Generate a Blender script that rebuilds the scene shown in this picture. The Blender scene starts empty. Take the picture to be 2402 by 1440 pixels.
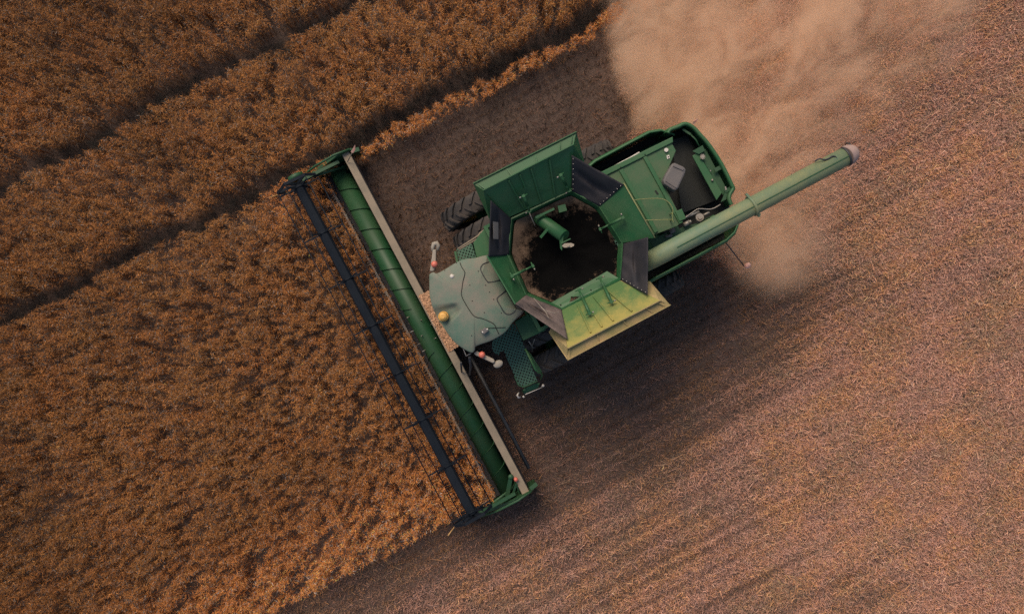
import bpy, math, random
import numpy as np
from mathutils import Vector, Matrix

random.seed(7)
rng = np.random.default_rng(11)
S = bpy.context.scene
C = S.collection
R = math.radians

# ------------------------------------------------------------------ camera, sky, sun, exposure
CAM_H, F_PX = 21.0, 1848.0            # drone height (m), focal length in pixels of the 2402 px wide photograph
cam_d = bpy.data.cameras.new('camera')
cam_d.sensor_fit = 'HORIZONTAL'
cam_d.sensor_width = 36.0
cam_d.lens = 36.0 * F_PX / 2402.0
cam_d.clip_start, cam_d.clip_end = 0.1, 2000
cam = bpy.data.objects.new('camera', cam_d)
cam.location = (0, 0, CAM_H)
C.objects.link(cam)
S.camera = cam

SUN_EL, SUN_AZ = 50.0, -26.0           # elevation, degrees clockwise from +Y (the top of the photograph)
W = bpy.data.worlds.new('World')
S.world = W
W.use_nodes = True
wn, wl = W.node_tree.nodes, W.node_tree.links
sky = wn.new('ShaderNodeTexSky')
sky.sky_type = 'NISHITA'
sky.sun_disc = False
sky.sun_elevation = R(SUN_EL)
sky.sun_rotation = R(SUN_AZ)
sky.dust_density = 3.0
bg = wn['Background']
bg.inputs['Strength'].default_value = 0.14
wl.new(sky.outputs[0], bg.inputs[0])
sun_d = bpy.data.lights.new('sun', 'SUN')
sun_d.energy = 2.7
sun_d.angle = R(30)
sun_d.color = (1.0, 0.78, 0.58)
sun = bpy.data.objects.new('sun', sun_d)
sv = Vector((math.sin(R(SUN_AZ)) * math.cos(R(SUN_EL)), math.cos(R(SUN_AZ)) * math.cos(R(SUN_EL)), math.sin(R(SUN_EL))))
sun.rotation_euler = sv.to_track_quat('Z', 'Y').to_euler()
C.objects.link(sun)
S.view_settings.view_transform = 'Standard'
S.view_settings.look = 'None'
S.view_settings.exposure = -0.06
S.view_settings.gamma = 1.0
S.cycles.use_denoising = False
S.cycles.max_bounces = 6
S.cycles.volume_bounces = 3
S.cycles.volume_step_rate = 2.0
S.cycles.volume_max_steps = 64

# ------------------------------------------------------------------ frames of reference
YAW = R(28)                            # heading of the machine: local +x runs to its tail, +y to its right-hand side
ORG = (1.305, 1.314)
cy_, sy_ = math.cos(YAW), math.sin(YAW)

def at(px, py, z):
    """a point seen at a pixel of the photograph, at height z, in the machine's own metres"""
    X = (px - 1201) * (CAM_H - z) / F_PX - ORG[0]
    Y = (720 - py) * (CAM_H - z) / F_PX - ORG[1]
    return Vector((cy_ * X + sy_ * Y, -sy_ * X + cy_ * Y, z))

def to_local(x, y):
    X, Y = x - ORG[0], y - ORG[1]
    return cy_ * X + sy_ * Y, -sy_ * X + cy_ * Y

# ------------------------------------------------------------------ materials
MATS = {}
def new_mat(name):
    m = bpy.data.materials.new(name)
    m.use_nodes = True
    MATS[name] = m
    nt = m.node_tree
    return m, nt.nodes, nt.links, nt.nodes['Principled BSDF']

def ramp(nodes, links, src, stops):
    r = nodes.new('ShaderNodeValToRGB')
    el = r.color_ramp.elements
    el[0].position, el[0].color = stops[0][0], (*stops[0][1], 1)
    el[1].position, el[1].color = stops[-1][0], (*stops[-1][1], 1)
    for p, c in stops[1:-1]:
        e = el.new(p); e.color = (*c, 1)
    links.new(src, r.inputs[0])
    return r

def noise(nodes, links, scale, detail=5, rough=.6, coord='Object', stretch=None):
    tc = nodes.new('ShaderNodeTexCoord')
    n = nodes.new('ShaderNodeTexNoise')
    n.inputs['Scale'].default_value = scale
    n.inputs['Detail'].default_value = detail
    n.inputs['Roughness'].default_value = rough
    if stretch:
        mp = nodes.new('ShaderNodeMapping')
        mp.inputs['Scale'].default_value = stretch
        links.new(tc.outputs[coord], mp.inputs[0]); links.new(mp.outputs[0], n.inputs[0])
    else:
        links.new(tc.outputs[coord], n.inputs[0])
    return n

def paint(name, col, dust=(0.30, 0.215, 0.13), amount=.3, rough=.45, scale=2.2, metal=0.0, bump=0.0, spec=.5):
    """painted or plain surface with patchy field dust and fine grime on it"""
    m, n, l, b = new_mat(name)
    big = noise(n, l, scale, 6, .62)
    fine = noise(n, l, 38, 3, .7)
    mx = n.new('ShaderNodeMath'); mx.operation = 'MULTIPLY_ADD'
    l.new(fine.outputs[0], mx.inputs[0]); mx.inputs[1].default_value = .45; l.new(big.outputs[0], mx.inputs[2])
    mr = n.new('ShaderNodeMapRange')
    mr.inputs[1].default_value = .52; mr.inputs[2].default_value = .95
    mr.inputs[3].default_value = amount * .25; mr.inputs[4].default_value = min(1, amount * 1.5)
    l.new(mx.outputs[0], mr.inputs[0])
    mix = n.new('ShaderNodeMix'); mix.data_type = 'RGBA'
    mix.inputs[6].default_value = (*col, 1); mix.inputs[7].default_value = (*dust, 1)
    l.new(mr.outputs[0], mix.inputs[0]); l.new(mix.outputs[2], b.inputs['Base Color'])
    rr = n.new('ShaderNodeMapRange'); rr.inputs[3].default_value = rough; rr.inputs[4].default_value = .9
    l.new(mr.outputs[0], rr.inputs[0]); l.new(rr.outputs[0], b.inputs['Roughness'])
    b.inputs['Metallic'].default_value = metal
    b.inputs['Specular IOR Level'].default_value = spec
    if bump:
        bp = n.new('ShaderNodeBump'); bp.inputs['Strength'].default_value = bump; bp.inputs['Distance'].default_value = .01
        l.new(fine.outputs[0], bp.inputs['Height']); l.new(bp.outputs[0], b.inputs['Normal'])
    return m

GREEN = (0.009, 0.096, 0.032)
paint('green_paint', GREEN, dust=(.17, .15, .09), amount=.16, spec=.35)
paint('deck_paint', GREEN, dust=(.15, .13, .085), amount=.36, spec=.35, scale=1.6)
paint('header_green', (0.005, 0.062, 0.022), dust=(.14, .12, .08), amount=.14, spec=.35, scale=1.2)
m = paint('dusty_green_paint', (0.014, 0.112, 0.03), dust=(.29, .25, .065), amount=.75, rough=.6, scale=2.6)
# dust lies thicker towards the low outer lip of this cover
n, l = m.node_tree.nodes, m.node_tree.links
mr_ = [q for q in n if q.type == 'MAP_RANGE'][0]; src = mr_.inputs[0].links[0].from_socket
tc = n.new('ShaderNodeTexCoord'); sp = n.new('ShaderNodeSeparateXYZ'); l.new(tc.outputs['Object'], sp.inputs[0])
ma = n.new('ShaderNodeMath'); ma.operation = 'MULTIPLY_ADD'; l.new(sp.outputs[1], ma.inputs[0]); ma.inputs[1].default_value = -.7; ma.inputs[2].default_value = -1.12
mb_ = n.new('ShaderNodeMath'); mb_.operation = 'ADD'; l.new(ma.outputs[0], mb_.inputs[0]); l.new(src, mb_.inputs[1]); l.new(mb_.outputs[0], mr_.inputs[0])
paint('dust_caked_paint', (0.12, 0.15, 0.045), dust=(.42, .29, .14), amount=.9, rough=.8, scale=2.2)
paint('roof_paint', (0.04, 0.135, 0.09), dust=(.23, .18, .145), amount=.66, rough=.55, scale=1.5)
paint('tube_paint', (0.045, 0.14, 0.10), dust=(.32, .28, .11), amount=.42, rough=.5, scale=1.6)
paint('beam_paint', (0.16, 0.14, 0.10), dust=(.27, .215, .15), amount=.8, rough=.85, scale=3)
paint('black_steel', (0.012, 0.018, 0.024), dust=(.10, .09, .08), amount=.22, rough=.5)
paint('reel_steel', (0.004, 0.008, 0.014), dust=(.025, .03, .036), amount=.25, rough=.7, spec=.15)
paint('dark_interior', (0.005, 0.008, 0.007), dust=(.02, .018, .015), amount=.25, rough=.8)
paint('grey_plastic', (0.075, 0.075, 0.078), dust=(.2, .17, .14), amount=.35, rough=.6)
paint('pale_plastic', (0.22, 0.21, 0.18), dust=(.34, .28, .2), amount=.5, rough=.6)
paint('rubber_sheet', (0.016, 0.018, 0.024), dust=(.10, .085, .08), amount=.2, rough=.7, bump=.25, spec=.2)
paint('sunlit_rubber_sheet', (0.03, 0.03, 0.034), dust=(.20, .15, .13), amount=.62, rough=.65, bump=.25, spec=.3)  # paler copy of the corner rubber, with sunlight put into its colour
paint('tyre_rubber', (0.016, 0.017, 0.018), dust=(.11, .085, .065), amount=.35, rough=.85, scale=4, bump=.2)
paint('rim_yellow', (0.42, 0.27, 0.03), amount=.4)
paint('bare_metal', (0.30, 0.30, 0.28), amount=.4, rough=.4, metal=.6)
paint('white_part', (0.62, 0.6, 0.54), amount=.25)
paint('boot_rubber', (0.23, 0.17, 0.16), dust=(.38, .27, .22), amount=.6, rough=.85, scale=3)
paint('orange_lens', (0.62, 0.33, 0.06), dust=(.6, .4, .15), amount=.3, rough=.3)
paint('red_lens', (0.55, 0.10, 0.06), dust=(.6, .3, .22), amount=.3, rough=.3)
paint('marker_orange', (0.5, 0.09, 0.03), dust=(.7, .6, .5), amount=.5, rough=.4)
paint('divider_rod_paint', (0.5, 0.29, 0.09), amount=.3)
paint('yellow_paint', (0.14, 0.20, 0.05), amount=.4)
m, n, l, b = new_mat('cab_glass')
b.inputs['Base Color'].default_value = (.02, .03, .03, 1); b.inputs['Roughness'].default_value = .08

# perforated tread plate: round holes through the sheet
m, n, l, b = new_mat('perforated_plate')
b.inputs['Base Color'].default_value = (.04, .11, .065, 1); b.inputs['Roughness'].default_value = .6
tc = n.new('ShaderNodeTexCoord')
def holes(off):
    a = n.new('ShaderNodeVectorMath'); a.operation = 'MULTIPLY_ADD'
    a.inputs[1].default_value = (10.5, 10.5, 0); a.inputs[2].default_value = (off, off, 0)
    l.new(tc.outputs['Object'], a.inputs[0])
    f = n.new('ShaderNodeVectorMath'); f.operation = 'FRACTION'; l.new(a.outputs[0], f.inputs[0])
    s = n.new('ShaderNodeVectorMath'); s.operation = 'SUBTRACT'; s.inputs[1].default_value = (.5, .5, 0); l.new(f.outputs[0], s.inputs[0])
    d = n.new('ShaderNodeVectorMath'); d.operation = 'LENGTH'; l.new(s.outputs[0], d.inputs[0])
    return d.outputs['Value']
mn = n.new('ShaderNodeMath'); mn.operation = 'MINIMUM'; l.new(holes(0), mn.inputs[0]); l.new(holes(.5), mn.inputs[1])
gt = n.new('ShaderNodeMath'); gt.operation = 'GREATER_THAN'; gt.inputs[1].default_value = .2; l.new(mn.outputs[0], gt.inputs[0])
l.new(gt.outputs[0], b.inputs['Alpha'])

# plant and straw material: every stalk carries the colour of its own dry tissue
def fibre(name, rough=.8, trans=0.25):
    m, n, l, b = new_mat(name)
    a = n.new('ShaderNodeAttribute'); a.attribute_name = 'Tissue'
    l.new(a.outputs['Color'], b.inputs['Base Color'])
    b.inputs['Roughness'].default_value = rough
    b.inputs['Specular IOR Level'].default_value = .2
    t = n.new('ShaderNodeBsdfTranslucent'); l.new(a.outputs['Color'], t.inputs[0])
    mx = n.new('ShaderNodeMixShader'); mx.inputs[0].default_value = trans
    l.new(b.outputs[0], mx.inputs[1]); l.new(t.outputs[0], mx.inputs[2])
    l.new(mx.outputs[0], n['Material Output'].inputs[0])
    return m
fibre('dry_crop', .8, .12); fibre('dry_straw', .85, .1)

m, n, l, b = new_mat('soil')
n1 = noise(n, l, .5, 8, .65); n2 = noise(n, l, 9, 6, .7)
mm = n.new('ShaderNodeMath'); mm.operation = 'MULTIPLY_ADD'; mm.inputs[1].default_value = .6
l.new(n2.outputs[0], mm.inputs[0]); l.new(n1.outputs[0], mm.inputs[2])
rp = ramp(n, l, mm.outputs[0], [(.5, (.035, .024, .019)), (.75, (.07, .047, .036)), (1.0, (.115, .076, .058))])
l.new(rp.outputs[0], b.inputs['Base Color']); b.inputs['Roughness'].default_value = .95
bp = n.new('ShaderNodeBump'); bp.inputs['Strength'].default_value = .8; bp.inputs['Distance'].default_value = .05
l.new(n2.outputs[0], bp.inputs['Height']); l.new(bp.outputs[0], b.inputs['Normal'])

m, n, l, b = new_mat('grain')
tc = n.new('ShaderNodeTexCoord')
mp = n.new('ShaderNodeMapping'); mp.inputs['Location'].default_value = (-.10, .16, 0); mp.inputs['Scale'].default_value = (.86, .98, 0)
l.new(tc.outputs['Object'], mp.inputs[0])
ln = n.new('ShaderNodeVectorMath'); ln.operation = 'LENGTH'; l.new(mp.outputs[0], ln.inputs[0])
nz = noise(n, l, 3.5, 8, .72); nf = noise(n, l, 42, 3, .7)
ad = n.new('ShaderNodeMath'); ad.operation = 'MULTIPLY_ADD'; ad.inputs[1].default_value = 1.7
l.new(nz.outputs[0], ad.inputs[0]); l.new(ln.outputs['Value'], ad.inputs[2])
ad2 = n.new('ShaderNodeMath'); ad2.operation = 'MULTIPLY_ADD'; ad2.inputs[1].default_value = .62
l.new(nf.outputs[0], ad2.inputs[0]); l.new(ad.outputs[0], ad2.inputs[2])
rp = ramp(n, l, ad2.outputs[0], [(.0, (.003, .003, .0035)), (.86, (.003, .003, .003)), (.90, (.05, .034, .023)), (1., (.14, .095, .063))])
mr = n.new('ShaderNodeMapRange'); mr.inputs[1].default_value = 0; mr.inputs[2].default_value = 2.35
l.new(ad2.outputs[0], mr.inputs[0]); l.new(mr.outputs[0], rp.inputs[0])
l.new(rp.outputs[0], b.inputs['Base Color']); b.inputs['Roughness'].default_value = .9
b.inputs['Specular IOR Level'].default_value = .06
bp = n.new('ShaderNodeBump'); bp.inputs['Strength'].default_value = .6; bp.inputs['Distance'].default_value = .015
l.new(nf.outputs[0], bp.inputs['Height']); l.new(bp.outputs[0], b.inputs['Normal'])

# ------------------------------------------------------------------ mesh collector
class MB:
    def __init__(self): self.v, self.f, self.sm = [], [], []
    def add(self, vs, fs, smooth=False):
        o = len(self.v)
        self.v += [tuple(p) for p in vs]
        for f in fs:
            self.f.append(tuple(i + o for i in f)); self.sm.append(smooth)
        return self
    def box(self, x0, x1, y0, y1, z0, z1):
        vs = [(x, y, z) for z in (z0, z1) for y in (y0, y1) for x in (x0, x1)]
        return self.add(vs, [(0, 2, 3, 1), (4, 5, 7, 6), (0, 1, 5, 4), (2, 6, 7, 3), (0, 4, 6, 2), (1, 3, 7, 5)])
    def plate(self, pts, t=.02):
        """a sheet of thickness t hanging below the given outline"""
        P = [Vector(p) for p in pts]
        nrm = Vector((0, 0, 0))
        for i in range(len(P)):
            a, b_ = P[i], P[(i + 1) % len(P)]
            nrm += Vector(((a.y - b_.y) * (a.z + b_.z), (a.z - b_.z) * (a.x + b_.x), (a.x - b_.x) * (a.y + b_.y)))
        nrm.normalize()
        if nrm.z < 0 or (abs(nrm.z) < 1e-4 and nrm.x + nrm.y < 0):
            P.reverse(); nrm = -nrm
        k = len(P)
        vs = P + [p - nrm * t for p in P]
        fs = [tuple(range(k)), tuple(range(2 * k - 1, k - 1, -1))]
        fs += [(i, i + k, (i + 1) % k + k, (i + 1) % k) for i in range(k)]
        return self.add(vs, fs)
    def prism(self, pts2, z0, z1):
        k = len(pts2)
        a = sum(pts2[i][0] * pts2[(i + 1) % k][1] - pts2[(i + 1) % k][0] * pts2[i][1] for i in range(k))
        if a < 0: pts2 = pts2[::-1]
        vs = [(p[0], p[1], z0) for p in pts2] + [(p[0], p[1], z1) for p in pts2]
        fs = [tuple(range(k - 1, -1, -1)), tuple(range(k, 2 * k))]
        fs += [(i, (i + 1) % k, (i + 1) % k + k, i + k) for i in range(k)]
        return self.add(vs, fs)
    def bar(self, p0, p1, w, h=None, up=(0, 0, 1)):
        p0, p1 = Vector(p0), Vector(p1); h = h or w
        d = (p1 - p0).normalized(); u = Vector(up)
        if abs(d.dot(u)) > .98: u = Vector((1, 0, 0))
        s = d.cross(u).normalized() * (w / 2); u = s.cross(d).normalized() * (h / 2)
        vs = [p + a * s + b_ * u for p in (p0, p1) for a, b_ in ((-1, -1), (1, -1), (1, 1), (-1, 1))]
        return self.add(vs, [(0, 1, 2, 3), (7, 6, 5, 4), (0, 4, 5, 1), (1, 5, 6, 2), (2, 6, 7, 3), (3, 7, 4, 0)])
    def tube(self, path, r, k=10, caps=True, smooth=True):
        P = [Vector(p) for p in path]; rr = r if isinstance(r, (list, tuple)) else [r] * len(P)
        vs, fs, ref = [], [], None
        for i, p in enumerate(P):
            d = (P[min(i + 1, len(P) - 1)] - P[max(i - 1, 0)]).normalized()
            if ref is None:
                ref = Vector((0, 0, 1)) if abs(d.z) < .9 else Vector((1, 0, 0))
            s = d.cross(ref)
            if s.length < 1e-3: s = d.cross(Vector((0, 1, 0)))
            s.normalize(); u = s.cross(d).normalized(); ref = u
            vs += [p + (s * math.cos(2 * math.pi * j / k) + u * math.sin(2 * math.pi * j / k)) * rr[i] for j in range(k)]
        for i in range(len(P) - 1):
            fs += [(i * k + j, i * k + (j + 1) % k, (i + 1) * k + (j + 1) % k, (i + 1) * k + j) for j in range(k)]
        self.add(vs, fs, smooth)
        if caps:
            o = len(self.v) - len(vs)
            self.f.append(tuple(o + j for j in range(k - 1, -1, -1))); self.sm.append(False)
            self.f.append(tuple(o + (len(P) - 1) * k + j for j in range(k))); self.sm.append(False)
        return self
    def ball(self, c, r, k=14, rings=9, half=False):
        rx, ry, rz = r if isinstance(r, (tuple, list)) else (r, r, r)
        vs, fs = [], []
        t1 = math.pi / 2 if half else math.pi
        for i in range(rings + 1):
            t = max(.02, t1 * i / rings)
            if not half: t = min(t, math.pi - .02)
            for j in range(k):
                a = 2 * math.pi * j / k
                vs.append((c[0] + rx * math.sin(t) * math.cos(a), c[1] + ry * math.sin(t) * math.sin(a), c[2] + rz * math.cos(t)))
        for i in range(rings):
            fs += [(i * k + j, (i + 1) * k + j, (i + 1) * k + (j + 1) % k, i * k + (j + 1) % k) for j in range(k)]
        fs.append(tuple(range(k))); fs.append(tuple(rings * k + j for j in range(k - 1, -1, -1)))
        return self.add(vs, fs, True)
    def lathe(self, prof, axis='y', c=(0, 0, 0), k=48, smooth=True):
        """prof: (radius, position along axis)"""
        vs, fs = [], []
        for r, a in prof:
            for j in range(k):
                t = 2 * math.pi * j / k; u, v = r * math.cos(t), r * math.sin(t)
                p = {'y': (u, a, v), 'z': (u, v, a), 'x': (a, u, v)}[axis]
                vs.append((p[0] + c[0], p[1] + c[1], p[2] + c[2]))
        m_ = len(prof)
        for i in range(m_ - 1):
            fs += [(i * k + j, i * k + (j + 1) % k, (i + 1) * k + (j + 1) % k, (i + 1) * k + j) for j in range(k)]
        return self.add(vs, fs, smooth)
    def sheet(self, a, b_, c_, d_, nu, nv, fn):
        """four-cornered cloth a-b-c-d with offset fn(u, v)"""
        a, b_, c_, d_ = map(Vector, (a, b_, c_, d_))
        vs = []
        for i in range(nu + 1):
            for j in range(nv + 1):
                u, v = i / nu, j / nv
                p = (a * (1 - u) + b_ * u) * (1 - v) + (d_ * (1 - u) + c_ * u) * v
                vs.append(p + Vector(fn(u, v)))
        fs = [(i * (nv + 1) + j, (i + 1) * (nv + 1) + j, (i + 1) * (nv + 1) + j + 1, i * (nv + 1) + j + 1) for i in range(nu) for j in range(nv)]
        return self.add(vs, fs, True)
    def build(self, name, mat, parent=None, bevel=0.0, solid=0.0, label=None, flip=False):
        me = bpy.data.meshes.new(name)
        me.from_pydata(self.v, [], self.f)
        me.polygons.foreach_set('use_smooth', self.sm)
        import bmesh
        bm = bmesh.new(); bm.from_mesh(me)
        bmesh.ops.recalc_face_normals(bm, faces=bm.faces[:]); bm.to_mesh(me); bm.free()
        me.materials.append(MATS[mat])
        o = bpy.data.objects.new(name, me); C.objects.link(o)
        if parent is not None: o.parent = parent
        if label: o['label'] = label
        if bevel:
            md = o.modifiers.new('edge', 'BEVEL'); md.width = bevel; md.segments = 2; md.limit_method = 'ANGLE'; md.angle_limit = R(40)
        if solid:
            md = o.modifiers.new('thickness', 'SOLIDIFY'); md.thickness = solid; md.offset = 0
        return o

def tag(o, label=None, cat=None, group=None, kind=None):
    for k_, v_ in (('label', label), ('category', cat), ('group', group), ('kind', kind)):
        if v_: o[k_] = v_
    return o

def spline(pts, per=6, closed=True):
    P = [Vector(p) for p in pts]; out = []; k = len(P)
    rngk = range(k) if closed else range(k - 1)
    for i in rngk:
        g = (lambda q: P[q % k]) if closed else (lambda q: P[max(0, min(k - 1, q))])
        p0, p1, p2, p3 = g(i - 1), g(i), g(i + 1), g(i + 2)
        for s in range(per):
            t = s / per
            out.append(.5 * ((2 * p1) + (p2 - p0) * t + (2 * p0 - 5 * p1 + 4 * p2 - p3) * t * t + (3 * p1 - p0 - 3 * p2 + p3) * t ** 3))
    if not closed: out.append(P[-1])
    return out

# ------------------------------------------------------------------ ground
g = MB()
ns = 24
xs = [-600 + 1200 * i / ns for i in range(ns + 1)]
g.add([(x, y, 0) for x in xs for y in xs], [(i * (ns + 1) + j, (i + 1) * (ns + 1) + j, (i + 1) * (ns + 1) + j + 1, i * (ns + 1) + j + 1) for i in range(ns) for j in range(ns)])
tag(g.build('ground', 'soil'), 'dark brown field soil under crop and stubble', 'ground', kind='structure')

# ------------------------------------------------------------------ field: noise helpers
_tab = rng.random((256, 256))
def vnoise(x, y):
    xi, yi = np.floor(x).astype(int), np.floor(y).astype(int)
    fx, fy = x - xi, y - yi
    fx, fy = fx * fx * (3 - 2 * fx), fy * fy * (3 - 2 * fy)
    a, b_ = _tab[xi % 256, yi % 256], _tab[(xi + 1) % 256, yi % 256]
    c_, d_ = _tab[xi % 256, (yi + 1) % 256], _tab[(xi + 1) % 256, (yi + 1) % 256]
    return (a * (1 - fx) + b_ * fx) * (1 - fy) + (c_ * (1 - fx) + d_ * fx) * fy
def fbm(x, y, o=4):
    s, a, t = 0, 1, 0
    for i in range(o):
        s = s + a * vnoise(x * 2 ** i + 17.3 * i, y * 2 ** i + 5.1 * i); t += a; a *= .55
    return s / t
def sstep(x, a, b_):
    t = np.clip((x - a) / (b_ - a), 0, 1); return t * t * (3 - 2 * t)

def tri_mesh(name, V, cols, mat, label, cat, nper=3):
    """V: (n, nper, 3) corner points of loose blades, cols: (n, nper, 3) colours of their tissue"""
    k = V.shape[0]
    me = bpy.data.meshes.new(name)
    me.vertices.add(k * nper); me.vertices.foreach_set('co', V.astype(np.float32).ravel())
    me.loops.add(k * nper); me.loops.foreach_set('vertex_index', np.arange(k * nper, dtype=np.int32))
    me.polygons.add(k); me.polygons.foreach_set('loop_start', np.arange(0, k * nper, nper, dtype=np.int32))
    me.update()
    at_ = me.attributes.new('Tissue', 'FLOAT_COLOR', 'POINT')
    rgba = np.ones((k * nper, 4), np.float32); rgba[:, :3] = cols.reshape(-1, 3)
    at_.data.foreach_set('color', rgba.ravel())
    me.materials.append(MATS[mat])
    o = bpy.data.objects.new(name, me); C.objects.link(o)
    return tag(o, label, cat, kind='stuff')

# crop stands ahead of the cutter bar and beyond the edge of the last cut
EDGE_Y, CUT_X, LOW_Y = 4.64, -4.42, -4.62
HX, HY = 18.5, 13.0
TRAM = [(at(440, 205, .6).y, .30), (at(440, 545, .6).y + .12, .25)]
def crop_mask(lx, ly):
    e = .16 * (fbm(lx * .9, ly * 0 + 3.3, 3) - .5) + .12 * (vnoise(lx * 5, ly * 5) - .5)
    return (ly > EDGE_Y + e) | ((lx < CUT_X) & (ly > LOW_Y + e))

def make_crop():
    # blades of side branch, pod and leaf spread through a canopy whose height follows the single plants
    k = int(3900 * 4 * HX * HY)
    parts = []
    for ch in range(6):
        m_ = k // 6
        x, y = rng.uniform(-HX, HX, m_), rng.uniform(-HY, HY, m_)
        lx, ly = to_local(x, y)
        keep = crop_mask(lx, ly)
        x, y, lx, ly = x[keep], y[keep], lx[keep], ly[keep]
        n1 = vnoise(lx * 6.6 + 60, ly * 8.2 + 20); n2 = vnoise(lx * 12 + 11, ly * 14 + 70); n3 = fbm(lx * .8, ly * .8 + 33, 3)
        n_ = .48 * n1 + .42 * n2 + .10 * n3
        tram = np.zeros(x.size)
        for ty, hw in TRAM:
            wob = .16 * (fbm(lx * .6 + ty, ly * 0 + 1.7, 3) - .5) * 2 + .22 * (vnoise(lx * 3.3 + ty, ly * 3.3) - .5)
            tram = np.maximum(tram, 1 - sstep(np.abs(ly - ty - wob), hw * .6, hw * 1.1))
        gap = sstep(n_, .37, .57)
        keep = rng.random(x.size) < (.05 + .95 * gap) * (1 - .45 * tram)
        a_ = [q[keep] for q in (x, y, lx, ly, n_, n3, tram, gap)]
        parts.append(a_)
    x, y, lx, ly, n_, n3, tram, gap = [np.concatenate([p[q] for p in parts]) for q in range(8)]
    N = x.size
    big = fbm(x * .22 + 9, y * .22, 3)
    h = (.56 + .62 * gap + .22 * (n3 - .5)) * (1 - .70 * tram)
    h *= 1 - .38 * sstep(ly, EDGE_Y - .2, EDGE_Y) * (1 - sstep(ly, EDGE_Y + .5, EDGE_Y + .9)) * (lx > -4)
    fr = 1 - .55 * rng.random(N) ** 1.7
    z = h * fr
    hue = np.clip(.5 * vnoise(lx * 2.1, ly * 2.1 + 44) + .5 * rng.random(N) + .15 * rng.normal(size=N), 0, 1)[:, None]
    base = np.array([.275, .099, .026]) * (1 - hue) + np.array([.265, .128, .039]) * hue
    base = base * (.66 + .85 * big[:, None])
    edge = (1 - sstep(np.abs(ly - LOW_Y), .1, 2.8)) * (lx < CUT_X) + .62 * (1 - sstep(np.abs(ly - EDGE_Y), .1, .9)) * (lx > -6)
    edge = np.clip(edge, 0, 1)[:, None]
    base = base * (1 - edge) + np.array([.62, .225, .06]) * edge * (.8 + .4 * hue)    # brighter, more orange blades along the open edges
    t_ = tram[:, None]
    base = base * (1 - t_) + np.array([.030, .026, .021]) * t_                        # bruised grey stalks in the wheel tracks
    grey = (rng.random((N, 1)) < .13)
    base = base * rng.lognormal(0, .36, (N, 1))
    base = np.where(grey, base.mean(-1, keepdims=True) * np.array([1.1, .98, .84]), base)
    az = rng.uniform(0, 2 * np.pi, N); el = rng.uniform(-.25, 1.2, N) * (1 - .6 * tram)
    ln = rng.uniform(.035, .115, N) * (1 + 1.0 * tram); w = rng.uniform(.0028, .0066, N)
    D = np.stack([np.cos(az) * np.cos(el), np.sin(az) * np.cos(el), np.sin(el)], -1)
    sd = np.stack([-np.sin(az), np.cos(az), rng.uniform(-.6, .6, N)], -1) * w[:, None]
    P0 = np.stack([x, y, z], -1)
    V = np.stack([P0 - sd, P0 + sd, P0 + D * ln[:, None]], 1)
    cols = np.stack([base, base, base * np.array([1.2, 1.15, 1.1])], 1)
    # upright stems carrying them
    q = rng.random(N) < .10
    xs_, ys_, hs_ = x[q], y[q], h[q]; m_ = xs_.size
    az = rng.uniform(0, 2 * np.pi, m_); sx = np.stack([np.cos(az), np.sin(az), 0 * az], -1) * .006
    b0 = np.stack([xs_, ys_, 0 * az], -1); t0 = b0 + np.stack([rng.normal(0, .06, m_), rng.normal(0, .06, m_), hs_ * rng.uniform(.7, 1.0, m_)], -1)
    V2 = np.stack([b0 - sx, b0 + sx, t0], 1)
    c2 = np.repeat((base[q] * .85)[:, None, :], 3, 1)
    tri_mesh('standing_crop', np.concatenate([V, V2]), np.clip(np.concatenate([cols, c2]), 0, .75), 'dry_crop', 'ripe orange-brown standing rapeseed with dark tramlines, left of the combine', 'crop')
make_crop()

# where straw and chaff lie: none yet between cutter bar and tail, a fresh carpet behind, older cuts alongside
def chaff_x(ly):
    return np.interp(ly, [-4.7, -3.9, -3.45, -3.15, -1.6, 1.4, 2.2, 4.5, 6], [6.2, 6.0, 5.2, 4.35, 3.3, 3.0, 3.3, 3.85, 3.9])
def cover(lx, ly):
    n_ = fbm(lx * .35 + 4, ly * .8 + 2, 4)
    e = chaff_x(ly) + .5 * (fbm(lx * 1.2, ly * 1.2 + 8, 3) - .5)
    wd = .25 + 3.2 * (1 - sstep(ly, -4.2, -2.6))
    fresh = sstep(lx, e - wd, e + wd)
    swath = .17 + .20 * sstep(-ly, 1.2, 4.2) + .75 * fresh  # cover and straw colour raised beside the machine to lift its cast shadow
    old = .32 + .36 * sstep(-ly, 4.3, 7.6) + .46 * sstep(lx, -1, 8)
    blend = sstep(ly, -5.4, -4.2)
    d = old * (1 - blend) + swath * blend
    rows = .56 + .18 * vnoise(lx * .05, ly * 3.0 + 40) + .70 * vnoise(lx * .05 + 7, ly * 7.4)
    return np.clip(d * rows * (.72 + .56 * n_), 0.05, 1.3), fresh * blend

def field_points(per_m2, thr):
    k = int(per_m2 * 4 * HX * HY)
    x, y = rng.uniform(-HX, HX, k), rng.uniform(-HY, HY, k)
    lx, ly = to_local(x, y)
    keep = ~crop_mask(lx, ly)
    keep &= ~((lx > -4.4) & (lx < -3.6) & (np.abs(ly) < 4.75))
    x, y, lx, ly = x[keep], y[keep], lx[keep], ly[keep]
    d, fr = cover(lx, ly)
    keep = rng.random(x.size) < thr(d)
    return x[keep], y[keep], lx[keep], ly[keep], d[keep], fr[keep]

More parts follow.
